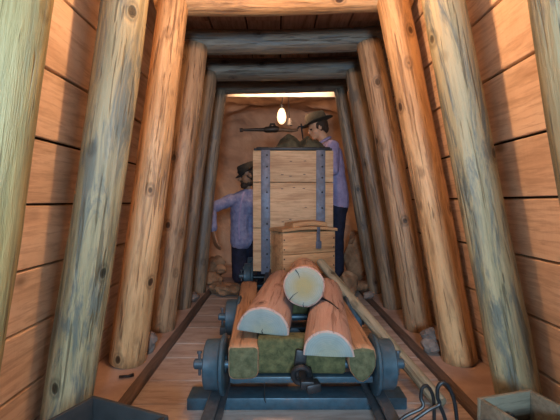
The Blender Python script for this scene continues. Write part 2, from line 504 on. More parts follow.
# ------------------------------------------------------------ floor
bm = nbm(); lay = bm.loops.layers.float_color.new('board')
y = Y0; rnd = random.Random(11)
ledges = []
while y < 3.9:
    w = rnd.choice([.22, .28, .31, .25])
    tv = rnd.random()
    before = set(bm.faces)
    box(bm, (.07, y + w / 2, -.02), (1.41, w - .006, .04), bevel=.004)
    for f in set(bm.faces) - before:
        for l in f.loops: l[lay] = (tv, tv, tv, 1)
    y += w
tag(mobj('floor', bm, M['floorb']), kind='structure')
def ledge(x0, x1, seed):
    bm = nbm()
    nx, ny = 8, 90
    g = []
    for j in range(ny + 1):
        row = []
        for i in range(nx + 1):
            x = x0 + (x1 - x0) * i / nx; yy = Y0 + (4.0 - Y0) * j / ny
            row.append(bm.verts.new((x, yy, .004 + .005 * noise.noise(Vector((x * 6 + seed, yy * 4, 0))))))
        g.append(row)
    for j in range(ny):
        for i in range(nx): bm.faces.new((g[j][i], g[j][i + 1], g[j + 1][i + 1], g[j + 1][i]))
    r = bmesh.ops.extrude_face_region(bm, geom=list(bm.faces))
    for v in [e for e in r['geom'] if isinstance(e, bmesh.types.BMVert)]: v.co.z = -.05
    tag(mobj('floor', bm, M['ledge'], smooth=True, angle=.6), kind='structure')
ledge(-.96, -.66, 1); ledge(.81, 1.12, 9)
def trim(name, x):
    bm = nbm(); lay = bm.loops.layers.float_color.new('board')
    n = 70; rings = []
    for j in range(n + 1):
        yy = Y0 + (3.9 - Y0) * j / n
        w = .024 + .004 * noise.noise(Vector((x, yy * 3, 1))); dx = .004 * noise.noise(Vector((x, yy * 2, 5))); h = .026 + .004 * noise.noise(Vector((x, yy * 5, 2)))
        rings.append([bm.verts.new(v) for v in ((x + dx - w, yy, -.01), (x + dx - w, yy, h * .8), (x + dx - w * .7, yy, h), (x + dx + w * .7, yy, h), (x + dx + w, yy, h * .8), (x + dx + w, yy, -.01))])
    for A, B in zip(rings, rings[1:]):
        for i in range(6): bm.faces.new((A[i], A[(i + 1) % 6], B[(i + 1) % 6], B[i]))
    bm.faces.new(rings[0]); bm.faces.new(rings[-1][::-1])
    tag(mobj(name, bm, M['trim'], smooth=True, angle=.5), kind='structure')
trim('trim_1', -.642); trim('trim_2', .787)

# ------------------------------------------------------------ rock chamber
bm = nbm()
def prof(u, k):
    """u 0..1 from left floor over the roof to right floor; k 0..1 = opening out"""
    a = PI * (1 - u)
    rx = 1.0 + .42 * k; rz = 2.03 + .06 * k
    cx = .07
    e = .55
    c, s = math.cos(a), math.sin(a)
    return Vector((cx + rx * math.copysign(abs(c) ** e, c), 0, rz * abs(s) ** e))
nu, nv = 100, 60
grid = []
for j in range(nv + 1):
    v = j / nv
    row = []
    for i in range(nu + 1):
        u = i / nu
        if v < .6:
            q = v / .6
            k = min(1, q * 2.2)
            p = prof(u, k); p.y = 3.87 + q * 1.5
        else:
            q = (v - .6) / .4
            base = prof(u, 1); ctr = Vector((.07, 0, .6))
            p = base.lerp(ctr, q ** 1.1); p.y = 5.37 + .28 * math.sin(q * PI / 2)
            p.z = max(p.z, 0) if u not in (0, 1) else p.z
        amp = .19 * min(1, max(0, (p.y - 3.9) * 3))
        d = noise.fractal(Vector((p.x * 1.3, p.y * 1.3, p.z * 1.6)), .9, 2.1, 5)
        rg = noise.ridged_multi_fractal(Vector((p.x * .9 + 3, p.y, p.z * 1.2)), 1, 2, 4, 1, 2)
        n_ = Vector((.07 - p.x, (4.2 - p.y), .9 - p.z)).normalized()
        p = p + n_ * (d * amp + (rg - 1) * amp * .5)
        if i in (0, nu): p.z = -.15
        elif i in (1, nu - 1): p.z = min(p.z, -.02)
        row.append(bm.verts.new(p))
    grid.append(row)
for j in range(nv):
    for i in range(nu): bm.faces.new((grid[j][i], grid[j][i + 1], grid[j + 1][i + 1], grid[j + 1][i]))
tag(mobj('wall_back', bm, M['rock'], smooth=True), kind='structure')
bm = nbm()
g = []
for j in range(41):
    row = []
    for i in range(51):
        x = -1.5 + 3.2 * i / 50; yy = 3.88 + 1.9 * j / 40
        row.append(bm.verts.new((x, yy, -.008 + .02 * noise.noise(Vector((x * 4, yy * 4, 3))) * min(1, j / 6))))
    g.append(row)
for j in range(40):
    for i in range(50): bm.faces.new((g[j][i], g[j][i + 1], g[j + 1][i + 1], g[j + 1][i]))
tag(mobj('floor', bm, M['ledge'], smooth=True), kind='structure')

bm = nbm(); box(bm, (.045, 4.03, 1.945), (1.10, .022, .09), bevel=.003)
tag(mobj('trim_3', bm, M['plaster']), kind='structure')
# ------------------------------------------------------------ track
RL, RR, RT = -.245, .40, .105
def rail(x, label):
    bm = nbm()
    sec = [(-.038, .05), (-.038, .056), (-.008, .064), (-.006, .085), (-.021, .09), (-.022, .101), (-.017, RT), (.017, RT), (.022, .101), (.021, .09), (.006, .085), (.008, .064), (.038, .056), (.038, .05)]
    ys = [-.6 + 4.9 * k / 30 for k in range(31)]
    rings = [[bm.verts.new((x + a, yy, b + .001 * noise.noise(Vector((x, yy * 3, a * 30))))) for a, b in sec] for yy in ys]
    for A, B in zip(rings, rings[1:]):
        for i in range(len(sec)): bm.faces.new((A[i], A[(i + 1) % len(sec)], B[(i + 1) % len(sec)], B[i]))
    bm.faces.new(rings[0]); bm.faces.new(rings[-1][::-1])
    tag(mobj('rail', bm, M['steel_rail'], smooth=True, angle=.5), label, 'rail', 'the two track rails')
rail(RL, 'left rail of the narrow mine track, under the timber truck')
rail(RR, 'right rail of the narrow mine track, under the timber truck')
sl_lab = {0: 'nearest visible steel sleeper, long blue-grey bar in front of the truck wheels',
          1: 'blue-grey steel sleeper under the rear of the loaded timber truck',
          2: 'steel sleeper just in front of the tall ore car',
          3: 'farthest steel sleeper, under the tall ore car'}
for i, yy in enumerate([1.670, 2.59, 3.1, 3.9]):
    bm = nbm()
    box(bm, (.078, yy, .025), (.90, .11, .05), bevel=.005)
    o = mobj('sleeper', bm, M['steel'], smooth=True, angle=.6)
    tag(o, sl_lab[i], 'sleeper', 'steel sleepers of the mine track')

# ------------------------------------------------------------ timber truck
truck = empty('timber_truck', (.078, 1.9, 0))
tag(truck, 'low blue-grey iron rail truck loaded with cut logs', 'rail truck')
def ch(name, bm, mat, parent=None, smooth=True, ang=.6):
    parent = parent or truck
    bmesh.ops.transform(bm, matrix=Matrix.Translation(-parent.location) if parent.parent is None else Matrix.Translation(-parent.location - parent.parent.location), verts=bm.verts)
    return mobj(name, bm, mat, parent, smooth, ang)

def wheel_set(owner, x, y, zc, r, out, front):
    """wheel (> hub, cotter_pin) with flange on the inner side; out = +-1 outer direction"""
    w = empty('wheel', (x - owner.location.x, y - owner.location.y, zc - owner.location.z))
    w.parent = owner
    Mx = Matrix.Rotation(out * PI / 2, 4, 'Y')   # local +Z -> outward X
    bm = nbm()
    lathe(bm, [(0, -.012), (.03, -.016), (.035, -.036), (r + .012, -.038), (r + .020, -.034), (r + .018, -.024), (r + .003, -.016), (r, -.010), (r - .002, .038), (r - .006, .042), (r - .022, .042), (r - .026, .020), (.04, .012), (.036, .03), (0, .03)], 40, Mx)
    rim = mobj('wheel_rim', bm, M['steel'], w, True, .6)
    bm = nbm()
    lathe(bm, [(0, .02), (.03, .02), (.028, .045), (.021, .047), (.020, .085), (.016, .09), (0, .09)], 24, Mx)
    mobj('hub', bm, M['steel'], w, True, .6)
    bm = nbm()
    px = out * .068
    tube(bm, [(px, 0, -.045), (px, 0, .045)], .006, 8)
    tube(bm, [(px, -.002, .043), (px, .0, .052)], .010, 8)
    mobj('cotter_pin', bm, M['steel_rail'], w, True, .6)
    return w
R_ = .098
FA, RA = 1.585, 2.24
for yy in (FA, RA):
    wheel_set(truck, RL, yy, RT + R_ + .001, R_, -1, yy == FA)
    wheel_set(truck, RR + .012, yy, RT + R_ + .001, R_, 1, yy == FA)
    bm = nbm(); tube(bm, [(RL + .02, yy, RT + R_), (RR - .01, yy, RT + R_)], .016, 14)
    # axle dips under the frame: keep it between the side frames
    ch('axle', bm, M['steel'])
for yy, nm in ((1.575, 0), (2.40, 1)):
    bm = nbm(); box(bm, (.092, yy, .154), (.56, .05, .024), bevel=.003)
    ch('crossbar', bm, M['steel'])
for xx in (-.165, .33):
    bm = nbm(); box(bm, (xx, 2.02, .148), (.035, .90, .035), bevel=.003)
    ch('side_frame', bm, M['steel'])
for yy in (1.602, 2.42):
    bm = nbm()
    log_body(bm, .345, .074, .074, yy * 3, kind='slab', sx=.62, sy=1.0, rough=.03, bow=0)
    bmesh.ops.transform(bm, matrix=Matrix.Translation((-.08, yy, .241)) @ Matrix.Rotation(PI / 2, 4, 'Z') @ Matrix.Rotation(PI / 2, 4, 'X'), verts=bm.verts)
    b_ = ch('bunk', bm, M['moss'])
    b_['label'] = 'mossy green cross timber carrying the logs'
# pivot plate
bm = nbm(); lathe(bm, [(0, -.006), (.03, -.006), (.032, 0), (.03, .006), (.012, .007), (.010, .016), (0, .016)], 24, Matrix.Translation((.078, 1.90, .215)) @ Matrix.Rotation(PI / 2 - .5, 4, 'X'))
ch('pivot_plate', bm, M['steel'])
# drawbar with ring and hook
bm = nbm()
box(bm, (.105, 1.48, .195), (.05, .14, .03), bevel=.005)
box(bm, (.085, 1.535, .225), (.045, .022, .11), Euler((0, .12, 0)), bevel=.006)
pts = [Vector((.085 + .030 * math.cos(a), 1.455 - .012 * math.sin(a), .215 + .034 * math.sin(a))) for a in [2 * PI * k / 18 for k in range(18)]]
tube(bm, pts, .0105, 8, closed=True)
box(bm, (.125, 1.43, .185), (.055, .05, .034), Euler((0, -.1, .2)), bevel=.008)
db = ch('drawbar_hook', bm, M['black']); db['label'] = 'dark iron coupling hook'
bm = nbm(); tube(bm, [(-.055, 1.572, .150), (-.053, 1.57, .10), (-.054, 1.565, .07), (-.048, 1.56, .06)], .0022, 6)
ch('wire', bm, M['black'])

# ------------------------------------------------------------ load of logs
def load_log(p0, p1, r0, r1, kind, seed, label, cutmat, bodymat, sx=1, sy=1, rough=.03, group='logs loaded on the timber truck', name='log', crack=0, up=(0, 0, 1), cat='log', slant=0):
    """p0 = front. local Z runs front->rear, local Y is up."""
    p0 = Vector(p0); p1 = Vector(p1)
    L = (p1 - p0).length
    z = (p1 - p0).normalized(); x = Vector(up).cross(z).normalized() ; y = z.cross(x)
    Mw = Matrix((( x.x, y.x, z.x, p0.x), (x.y, y.y, z.y, p0.y), (x.z, y.z, z.z, p0.z), (0, 0, 0, 1)))
    root = empty(name)
    root.matrix_world = Mw
    bm = nbm()
    rings = log_body(bm, L, r0, r1, seed, kind=kind, rough=rough, bow=.0, sx=sx, sy=sy, caps=False, chamfer=.004)
    first = [v.co.copy() for v in rings[0]]; last = [v.co.copy() for v in rings[-1]]
    mobj('bark_surface' if kind != 'slab' and kind != 'keel' else 'timber_body', bm, bodymat, root, True, .9)
    for ring, sgn in ((first, -1), (last, 1)):
        bm = nbm()
        c = sum(ring, Vector()) / len(ring)
        if kind == 'half': c = Vector((0, r0 * sy * .35, c.z))
        prev = [bm.verts.new(v) for v in ring]
        k = len(ring)
        for s in (.97, .75, .5, .25):
            cur = [bm.verts.new(c + (v - c) * s + Vector((0, 0, sgn * (.0015 + .0015 * noise.noise(v * 40 + c))))) for v in ring]
            for i in range(k): bm.faces.new((prev[i], prev[(i + 1) % k], cur[(i + 1) % k], cur[i]))
            prev = cur
        cc = bm.verts.new(c + Vector((0, 0, sgn * .002)))
        for i in range(k): bm.faces.new((prev[i], prev[(i + 1) % k], cc))
        mobj('cut_face', bm, cutmat, root, True, .9)
    if crack:
        for (a, r_a, r_b) in crack:
            bm = nbm()
            d = Vector((math.cos(a), math.sin(a), 0)); pz = Vector((-d.y, d.x, 0))
            c0 = Vector((0, 0, -.0042))
            pts = [c0 + d * r_a, c0 + d * (r_a + r_b) / 2 + pz * .004, c0 + d * r_b]
            tube(bm, pts, [.0006, .0016, .0026], 6)
            mobj('crack', bm, M['black'], root)
    tag(root, label, cat, group)
    return root

load_log((-.132, 1.515, .235), (-.20, 2.78, .237), .058, .055, 'slab', 3.3, 'squared timber with mossy end under the left split log on the truck', M['cut_moss'], M['moss_side'], sx=1.0, sy=1.1, name='timber', cat='timber', group='lower timbers on the truck')
load_log((.318, 1.50, .234), (.345, 2.82, .236), .055, .05, 'keel', 6.1, 'timber with dark mossy rounded end under the pole, beside the right truck wheel', M['cut_moss'], M['moss_side'], sx=.95, sy=1.2, name='timber', cat='timber', group='lower timbers on the truck')
load_log((-.062, 1.60, .322), (.022, 2.60, .312), .106, .096, 'half', 1.9, 'left half-round split log with bluish cut face, lying flat side down on the truck', M['cut'], M['bark'], crack=[(-PI / 2, -.02, -.0)], up=(.10, 0, 1))
load_log((.178, 1.40, .306), (.285, 2.34, .318), .090, .086, 'half', 4.4, 'right half-round split log sticking out farthest over the iron coupling', M['cut'], M['bark'], up=(-.0, 0, 1))
load_log((.117, 1.80, .468), (.165, 2.50, .418), .094, .080, 'round', 8.2, 'whole round log with pale cracked cut face, lying on top of the two split logs', M['cut_round'], M['bark'], crack=[(-.75, .035, .09), (1.1, .04, .085), (-PI / 2, .07, .092)])
# iron spike on the right log
bm = nbm()
tube(bm, [(.262, 1.735, .384), (.235, 1.80, .395), (.205, 1.86, .400), (.192, 1.865, .392)], [.003, .006, .006, .003], 8)
tag(mobj('iron_dog', bm, M['black'], smooth=True), 'thin dark iron spike lying on top of the right split log', 'spike')

# pole
post('pole', (.66, 1.60, .034), (.276, 2.60, .458), .030, .028, 5.2, M['pole'], 'long grey-green round pole leaning from the floor onto the log load', None, cat='pole', bow=.004, rough=.02)

# ------------------------------------------------------------ tongs with loop handles
def smooth_path(pts, n=6):
    out = []
    P = [Vector(p) for p in pts]
    for i in range(len(P) - 1):
        a = P[max(i - 1, 0)]; b = P[i]; c = P[i + 1]; d = P[min(i + 2, len(P) - 1)]
        for k in range(n):
            s = k / n
            out.append(.5 * ((2 * b) + (c - a) * s + (2 * a - 5 * b + 4 * c - d) * s * s + (3 * b - a - 3 * c + d) * s ** 3))
    out.append(P[-1])
    return out
tongs = empty('log_tongs', (.45, 1.3, 0))
tag(tongs, 'black iron log tongs with two large loop handles at bottom right, leaning on the pole', 'tongs')
sc = 1.30 / 400
def tp(x, y, dy=0): 
    Y = 1.30 + dy
    return ((x - 278) * Y / 400, Y, .85 + (202 - y) * Y / 400)
# loop 1 and shank
bm = nbm(); tube(bm, smooth_path([tp(436, 432, .01), tp(436, 408, .012), tp(434, 396, .014), tp(429, 388, .015), tp(424, 390, .012), tp(422.5, 400, .01), tp(424, 410, 0), tp(404, 421, 0), tp(380, 446, .0), tp(372, 462, .0)]), .0058, 10)
ch('tong_arm', bm, M['chain'], tongs)
bm = nbm(); tube(bm, smooth_path([tp(462, 452, -.02), tp(459, 420, -.02), tp(456, 402, -.02), tp(450, 388, -.02), tp(444, 384.5, -.02), tp(439.5, 390, -.02), tp(439.5, 400, -.02), tp(441, 407, -.022), tp(428, 414, -.025), tp(400, 436, -.025), tp(392, 460, -.025)]), .0062, 10)
ch('tong_arm', bm, M['chain'], tongs)
bm = nbm(); tube(bm, smooth_path([tp(441, 407, -.022), tp(446, 418, -.02), tp(452, 440, -.02), tp(458, 462, -.02)]), .006, 10)
ch('tong_link', bm, M['chain'], tongs)

# ------------------------------------------------------------ dark bin left, open crate right
def open_box(name, c, rotz, sx, sy, h, th, mat, label, cat, boards=True, extra=None):
    root = empty(name, c, (0, 0, rotz))
    for (nm, cc, s) in (('back_panel', (0, sy / 2 - th / 2, h / 2), (sx, th, h)), ('front_panel', (0, -sy / 2 + th / 2, h / 2), (sx, th, h)),
                        ('side_panel', (-sx / 2 + th / 2, 0, h / 2), (th, sy - 2 * th, h)), ('side_panel', (sx / 2 - th / 2, 0, h / 2), (th, sy - 2 * th, h)),
                        ('bottom_panel', (0, 0, th / 2), (sx - 2 * th, sy - 2 * th, th))):
        bm = nbm(); lay = bm.loops.layers.float_color.new('board')
        box(bm, cc, s, bevel=min(.003, th * .3))
        tv = random.random()
        for f in bm.faces:
            for l in f.loops: l[lay] = (tv,) * 3 + (1,)
        mobj(nm, bm, mat, root, True, .6)
    tag(root, label, cat)
    return root
ob = open_box('metal_bin', (-.470, .955, .005), -.42, .27, .30, .288, .012, M['bin'], 'dark grey open metal bin at the bottom left corner, before the weathered log post', 'bin')
ob2 = open_box('wooden_crate', (.7325, 1.152, .010), .28, .205, .18, .242, .014, M['crate_grey'], 'open grey-green wooden crate at the bottom right corner, before the right log post', 'crate')
# short iron bolt sticking up inside the crate
bm = nbm(); tube(bm, [(.735, 1.17, .026), (.71, 1.175, .12), (.70, 1.18, .215)], .006, 8)
tag(mobj('iron_rod', bm, M['black'], smooth=True, angle=.6), 'short dark iron rod standing in the open grey wooden crate', 'rod')

# ------------------------------------------------------------ ore car
CX0, CX1, CY0, CY1, CZ0, CZ1 = -.206, .456, 3.30, 3.93, .275, 1.275
car = empty('ore_car', ((CX0 + CX1) / 2, (CY0 + CY1) / 2, 0))
tag(car, 'tall plank-sided ore car with blue-grey steel straps, filled with dark ore', 'ore car')
zj = [CZ0, .635, 1.012, CZ1]
def carboards(name, mk):
    bm = nbm(); lay = bm.loops.layers.float_color.new('board')
    for a, b in zip(zj, zj[1:]):
        before = set(bm.faces); tv = random.random()
        mk(bm, a + .0025, b - .0025)
        for f in set(bm.faces) - before:
            for l in f.loops: l[lay] = (tv,) * 3 + (1,)
    return ch(name, bm, M['crate'], car)
cxm, cym = (CX0 + CX1) / 2, (CY0 + CY1) / 2
carboards('front_board_panel', lambda bm, a, b: box(bm, (cxm, CY0 + .015, (a + b) / 2), (CX1 - CX0, .03, b - a), bevel=.002))
carboards('back_board_panel', lambda bm, a, b: box(bm, (cxm, CY1 - .015, (a + b) / 2), (CX1 - CX0, .03, b - a), bevel=.002))
carboards('side_board_panel', lambda bm, a, b: box(bm, (CX0 + .015, cym, (a + b) / 2), (.03, CY1 - CY0 - .062, b - a), bevel=.002))
carboards('side_board_panel', lambda bm, a, b: box(bm, (CX1 - .015, cym, (a + b) / 2), (.03, CY1 - CY0 - .062, b - a), bevel=.002))
bm = nbm(); lay = bm.loops.layers.float_color.new('board'); box(bm, (cxm, cym, CZ0 + .016), (CX1 - CX0 - .062, CY1 - CY0 - .062, .03)); ch('bottom_boards', bm, M['crate'], car)
for yf, sg in ((CY0, -1), (CY1, 1)):
    for xc in (-.102, .352):
        bm = nbm(); box(bm, (xc, yf + sg * .004, (CZ0 + CZ1) / 2 - .005), (.075, .007, CZ1 - CZ0 + .03), bevel=.002)
        st = ch('strap', bm, M['strap'], car)
        if sg < 0:
            for zz in (1.235, 1.14, 1.05, .93, .80, .67, .54, .42, .31):
                bm = nbm(); lathe(bm, [(0, 0), (.008, 0), (.007, .004), (.003, .006), (0, .006)], 12, Matrix.Translation((xc + .012 - cxm, yf - .008 - cym, zz)) @ Matrix.Rotation(PI / 2, 4, 'X'))
                mobj('bolt', bm, M['black'], st, True, .6)
# rim
bm = nbm()
for (c, s) in (((cxm, CY0 + .012, CZ1 + .014), (CX1 - CX0 - .055, .045, .026)), ((cxm, CY1 - .012, CZ1 + .014), (CX1 - CX0 - .055, .045, .026)),
               ((CX0 + .02, cym, CZ1 + .012), (.03, CY1 - CY0 - .07, .022)), ((CX1 - .02, cym, CZ1 + .012), (.03, CY1 - CY0 - .07, .022))):
    box(bm, c, s, bevel=.006)
r_ = ch('rim', bm, M['black'], car); r_['label'] = 'black iron rim'
# nail heads in the boards are small dark marks
for zz in (1.20, 1.08, .96, .82, .70, .55):
    for xx in (.03, .12, .21):
        if random.random() < .6:
            bm = nbm(); box(bm, (xx + random.uniform(-.02, .02), CY0 - .001, zz + random.uniform(-.02, .02)), (.020, .004, .005))
            ch('nail', bm, M['black'], car)
# underframe
for xx in (CX0 + .13, CX1 - .13):
    bm = nbm(); box(bm, (xx, 3.46, .235), (.06, 1.10, .07), bevel=.004)
    ch('side_frame', bm, M['black'], car)
bm = nbm(); lay = bm.loops.layers.float_color.new('board'); box(bm, (.19, 3.075, .288), (.52, .40, .022), bevel=.003); ch('front_step', bm, M['trim'], car)
for yy in (3.42, 3.80):
    wheel_set(car, RL, yy, RT + .111, .11, -1, True)
    wheel_set(car, RR + .012, yy, RT + .111, .11, 1, True)
    bm = nbm(); tube(bm, [(RL + .02, yy, RT + .10), (RR - .01, yy, RT + .10)], .018, 12); ch('axle', bm, M['black'], car)
    for xx in (CX0 + .13, CX1 - .13):
        bm = nbm(); box(bm, (xx, yy, .195), (.05, .07, .05), bevel=.004); ch('axle_box', bm, M['black'], car)

# ore lumps in the car
def rock(bm, c, s, seed, sub=3, amp=.25):
    r = bmesh.ops.create_icosphere(bm, subdivisions=sub, radius=1)
    so = Vector((seed * 7.7, seed * 3.3, seed))
    for v in r['verts']:
        p = v.co.copy()
        d = 1 + amp * noise.noise(p * 1.3 + so) + amp * .5 * noise.noise(p * 3 + so)
        # facetted
        q = p * d
        v.co = Vector((q.x * s[0], q.y * s[1], q.z * s[2])) + Vector(c)
bm = nbm()
rr = random.Random(4)
n = 34
g = []
for j in range(n + 1):
    row = []
    for i in range(n + 1):
        u = i / n; v = j / n
        x = CX0 + .034 + (CX1 - CX0 - .068) * u; yy = CY0 + .04 + (CY1 - CY0 - .08) * v
        e = min(u, 1 - u, v, 1 - v)
        h = 1.235 + .205 * max(0, math.sin(PI * u)) ** .28 * max(0, math.sin(PI * v)) ** .5 * (.60 + .40 * math.tanh((u - .27) * 12))
        h -= .05 * math.exp(-((u - .62) / .05) ** 2)
        h += .045 * noise.noise(Vector((x * 9, yy * 9, 2))) * min(1, e * 8) + .02 * noise.noise(Vector((x * 25, yy * 25, 2)))
        row.append(bm.verts.new((x, yy, h)))
    g.append(row)
for j in range(n):
    for i in range(n): bm.faces.new((g[j][i], g[j][i + 1], g[j + 1][i + 1], g[j + 1][i]))
tag(mobj('ore_heap', bm, M['ore'], smooth=True, angle=.5), 'heap of dark greenish ore filling the tall ore car', 'ore', kind='stuff')

# rock drill lying on the ore
drill = empty('rock_drill', (.02, 3.6, 1.45))
tag(drill, 'dark long-barrelled rock drill lying across the ore heap, pointing left', 'drill')
Yd = 3.60; kx = Yd / 400
def dp(x, y, dy=0): return ((x - 278) * kx, Yd + dy, .85 + (202 - y) * kx)
bm = nbm(); tube(bm, [dp(240, 130.5), dp(243, 130.3), dp(243.5, 130.3), dp(256, 130), dp(268, 130)], [.018, .018, .011, .015, .019], 12); ch('drill_steel', bm, M['drill_iron'], drill)
bm = nbm(); tube(bm, [dp(264, 130), dp(266, 130), dp(276, 129.5), dp(279, 129.5)], [.018, .028, .030, .020], 14)
tube(bm, [dp(270, 128), dp(271, 124.5), dp(274, 124.5), dp(275, 128)], .012, 8)
ch('drill_body', bm, M['drill_iron'], drill)
bm = nbm(); tube(bm, [dp(277, 130), dp(284, 130), dp(292, 131), dp(298, 130)], [.020, .017, .017, .012], 12); ch('grip', bm, M['tool_wood'], drill)
bm = nbm(); tube(bm, [dp(296, 131), dp(299, 127), dp(303, 127)], .008, 8); tube(bm, [dp(301, 124), dp(302, 133), dp(303, 140)], .006, 8); ch('handle', bm, M['black'], drill)

# ------------------------------------------------------------ wooden chest in front of the car
ch_root = empty('wooden_chest', (.195, 3.085, .302), (0, 0, .46))
tag(ch_root, 'small orange-brown wooden chest with bowed lid and iron hasp, before the ore car', 'chest')
W, D_, H = .455, .20, .325
def cbox(name, parts, mat, parent=ch_root, bev=.003):
    bm = nbm(); lay = bm.loops.layers.float_color.new('board')
    for (c, s) in parts:
        before = set(bm.faces); tv = random.random()
        box(bm, c, s, bevel=bev)
        for f in set(bm.faces) - before:
            for l in f.loops: l[lay] = (tv,) * 3 + (1,)
    return mobj(name, bm, mat, parent, True, .6)
cbox('front_panel', [((0, -D_ / 2 + .008, H * .25), (W, .016, H * .49)), ((0, -D_ / 2 + .008, H * .75), (W, .016, H * .49))], M['chest'])
cbox('back_panel', [((0, D_ / 2 - .008, H * .5), (W, .016, H))], M['chest'])
cbox('side_panel', [((-W / 2 + .008, 0, H * .5), (.016, D_ - .034, H))], M['chest'])
cbox('side_panel', [((W / 2 - .008, 0, H * .5), (.016, D_ - .034, H))], M['chest'])
cbox('bottom_panel', [((0, 0, .009), (W - .034, D_ - .034, .016))], M['chest'])
# bowed lid
bm = nbm(); lay = bm.loops.layers.float_color.new('board')
rings = []
nseg = 24
for j in range(nseg + 1):
    x = -W / 2 - .012 + (W + .024) * j / nseg
    bowz = .016 * math.cos(PI * j / nseg - PI / 2) + (-.004 * (j / nseg))
    rings.append([bm.verts.new((x, yy, H + .004 + zz + bowz)) for yy, zz in ((-D_ / 2 - .014, 0), (-D_ / 2 - .014, .020), (0, .026), (D_ / 2 + .004, .020), (D_ / 2 + .004, 0), (0, .004))])
for A, B in zip(rings, rings[1:]):
    for i in range(6): bm.faces.new((A[i], A[(i + 1) % 6], B[(i + 1) % 6], B[i]))
bm.faces.new(rings[0]); bm.faces.new(rings[-1][::-1])
lid = mobj('lid', bm, M['chest'], ch_root, True, .5)
bm = nbm(); lay = bm.loops.layers.float_color.new('board')
rings = []
for j in range(17):
    u = j / 16; x = -.135 + .30 * u; z = H + .052 + .012 * math.sin(PI * u)
    rings.append([bm.verts.new((x, yy, z + zz)) for yy, zz in ((-.085, -.018), (-.085, .012), (-.02, .020), (.05, .012), (.05, -.014))])
for A, B in zip(rings, rings[1:]):
    for i in range(5): bm.faces.new((A[i], A[(i + 1) % 5], B[(i + 1) % 5], B[i]))
bm.faces.new(rings[0]); bm.faces.new(rings[-1][::-1])
mobj('lid_batten', bm, M['chest'], lid, True, .5)
bm = nbm()
box(bm, (.065, -D_ / 2 - .018, H + .010), (.026, .008, .05), bevel=.002)
box(bm, (.068, -D_ / 2 - .010, H - .045), (.030, .014, .075), bevel=.004)
box(bm, (.070, -D_ / 2 - .012, H - .100), (.048, .018, .06), bevel=.008)
mobj('hasp', bm, M['strap'], ch_root, True, .6)
for xx in (-W / 2 + .012, W / 2 - .012):
    for zz in (.06, .13, .20, .27):
        bm = nbm(); lathe(bm, [(0, 0), (.006, 0), (.004, .004), (0, .004)], 8, Matrix.Translation((xx, -D_ / 2, zz)) @ Matrix.Rotation(PI / 2, 4, 'X'))
        mobj('nail', bm, M['black'], ch_root)

# ------------------------------------------------------------ hanging lamp
lamp = empty('hanging_lamp', (.040, 4.35, 1.775))
tag(lamp, 'glowing oval glass lamp hanging from the rock roof beside a small white tag', 'lamp')
bm = nbm(); lathe(bm, [(0, -.085), (.022, -.078), (.042, -.050), (.050, -.01), (.044, .035), (.030, .070), (.018, .085), (0, .085)], 24, Matrix.Translation((0, 0, 0)))
bulb = mobj('bulb', bm, M['bulb'], lamp, True)
bm = nbm(); lathe(bm, [(.0, .085), (.019, .083), (.02, .12), (.008, .13), (0, .13)], 16); mobj('lamp_cap', bm, M['black'], lamp, True, .6)
bm = nbm(); tube(bm, [(0, 0, .125), (.01, .0, .2), (.02, 0, .52)], .005, 8); mobj('cord', bm, M['black'], lamp, True)
tagp = empty('hanging_cup', (.128, 4.42, 1.735))
tag(tagp, 'small white enamel cup hanging right beside the glowing lamp', 'cup')
bm = nbm(); lathe(bm, [(0, -.045), (.030, -.045), (.032, -.04), (.024, .03), (.020, .032), (0, .032)], 18); mobj('cup_body', bm, M['white'], tagp, True, .6)
bm = nbm(); tube(bm, [(0, 0, .03), (-.005, 0, .1), (-.02, 0, .56)], .004, 8); mobj('cord', bm, M['black'], tagp, True)

# ------------------------------------------------------------ loose stones
def stone(c, s, seed, mat, label, group, rot=0, name='stone'):
    bm = nbm(); rock(bm, (0, 0, 0), s, seed, 3, .38)
    zmin = min(v.co.z for v in bm.verts)
    bmesh.ops.translate(bm, vec=(0, 0, -zmin), verts=bm.verts)
    bmesh.ops.rotate(bm, matrix=Matrix.Rotation(rot, 3, 'Z'), verts=bm.verts)
    o = mobj(name, bm, mat, smooth=True, angle=.45); o.location = c
    tag(o, label, 'stone', group); return o
SG = 'loose stones on the tunnel floor'
stone((-.715, 2.215, .006), (.036, .03, .062), 1, M['stone'], 'upright grey stone between two left posts on the ledge', SG)
stone((.845, 2.20, .006), (.050, .038, .045), 2, M['stone'], 'lower dark grey stone of the pair beside the right posts', SG)
stone((.836, 2.205, .080), (.040, .032, .035), 3, M['stone'], 'upper dark grey stone of the pair beside the right posts', SG)
stone((.78, 3.42, .006), (.05, .04, .035), 4, M['stone'], 'small grey stone at the foot of a far right post', SG)
stone((-.72, 3.36, .006), (.055, .05, .04), 5, M['stone'], 'dark stone at the foot of a far left post', SG)
PG = 'brown boulders on the left of the ore car'
stone((-.45, 3.62, 0), (.11, .10, .055), 6, M['stone_brown'], 'wide brown boulder lying on the floor left of the ore car', PG)
stone((-.57, 3.66, 0), (.06, .06, .05), 7, M['stone_brown'], 'brown boulder lying nearest the farthest left post', PG)
stone((-.64, 3.98, 0), (.09, .08, .07), 8, M['stone_brown'], 'large brown boulder behind the farthest left post', PG)
stone((-.58, 4.06, .12), (.06, .06, .05), 9, M['stone_brown'], 'light brown boulder on top of the pile below the hanging hand', PG)
stone((-.70, 4.45, 0), (.12, .11, .12), 19, M['stone_brown'], 'rounded boulder against the rock wall behind the kneeling figure', PG)
QG = 'reddish boulders on the right of the ore car'
stone((.62, 3.52, 0), (.085, .08, .12), 10, M['stone_brown'], 'tall reddish boulder right of the ore car, hiding the standing miner\'s boots', QG)
stone((.79, 3.78, 0), (.08, .08, .05), 12, M['stone_brown'], 'low reddish boulder beside the farthest right post', QG)
stone((.86, 4.3, 0), (.14, .12, .26), 13, M['stone_brown'], 'tall boulder behind the standing miner', QG)
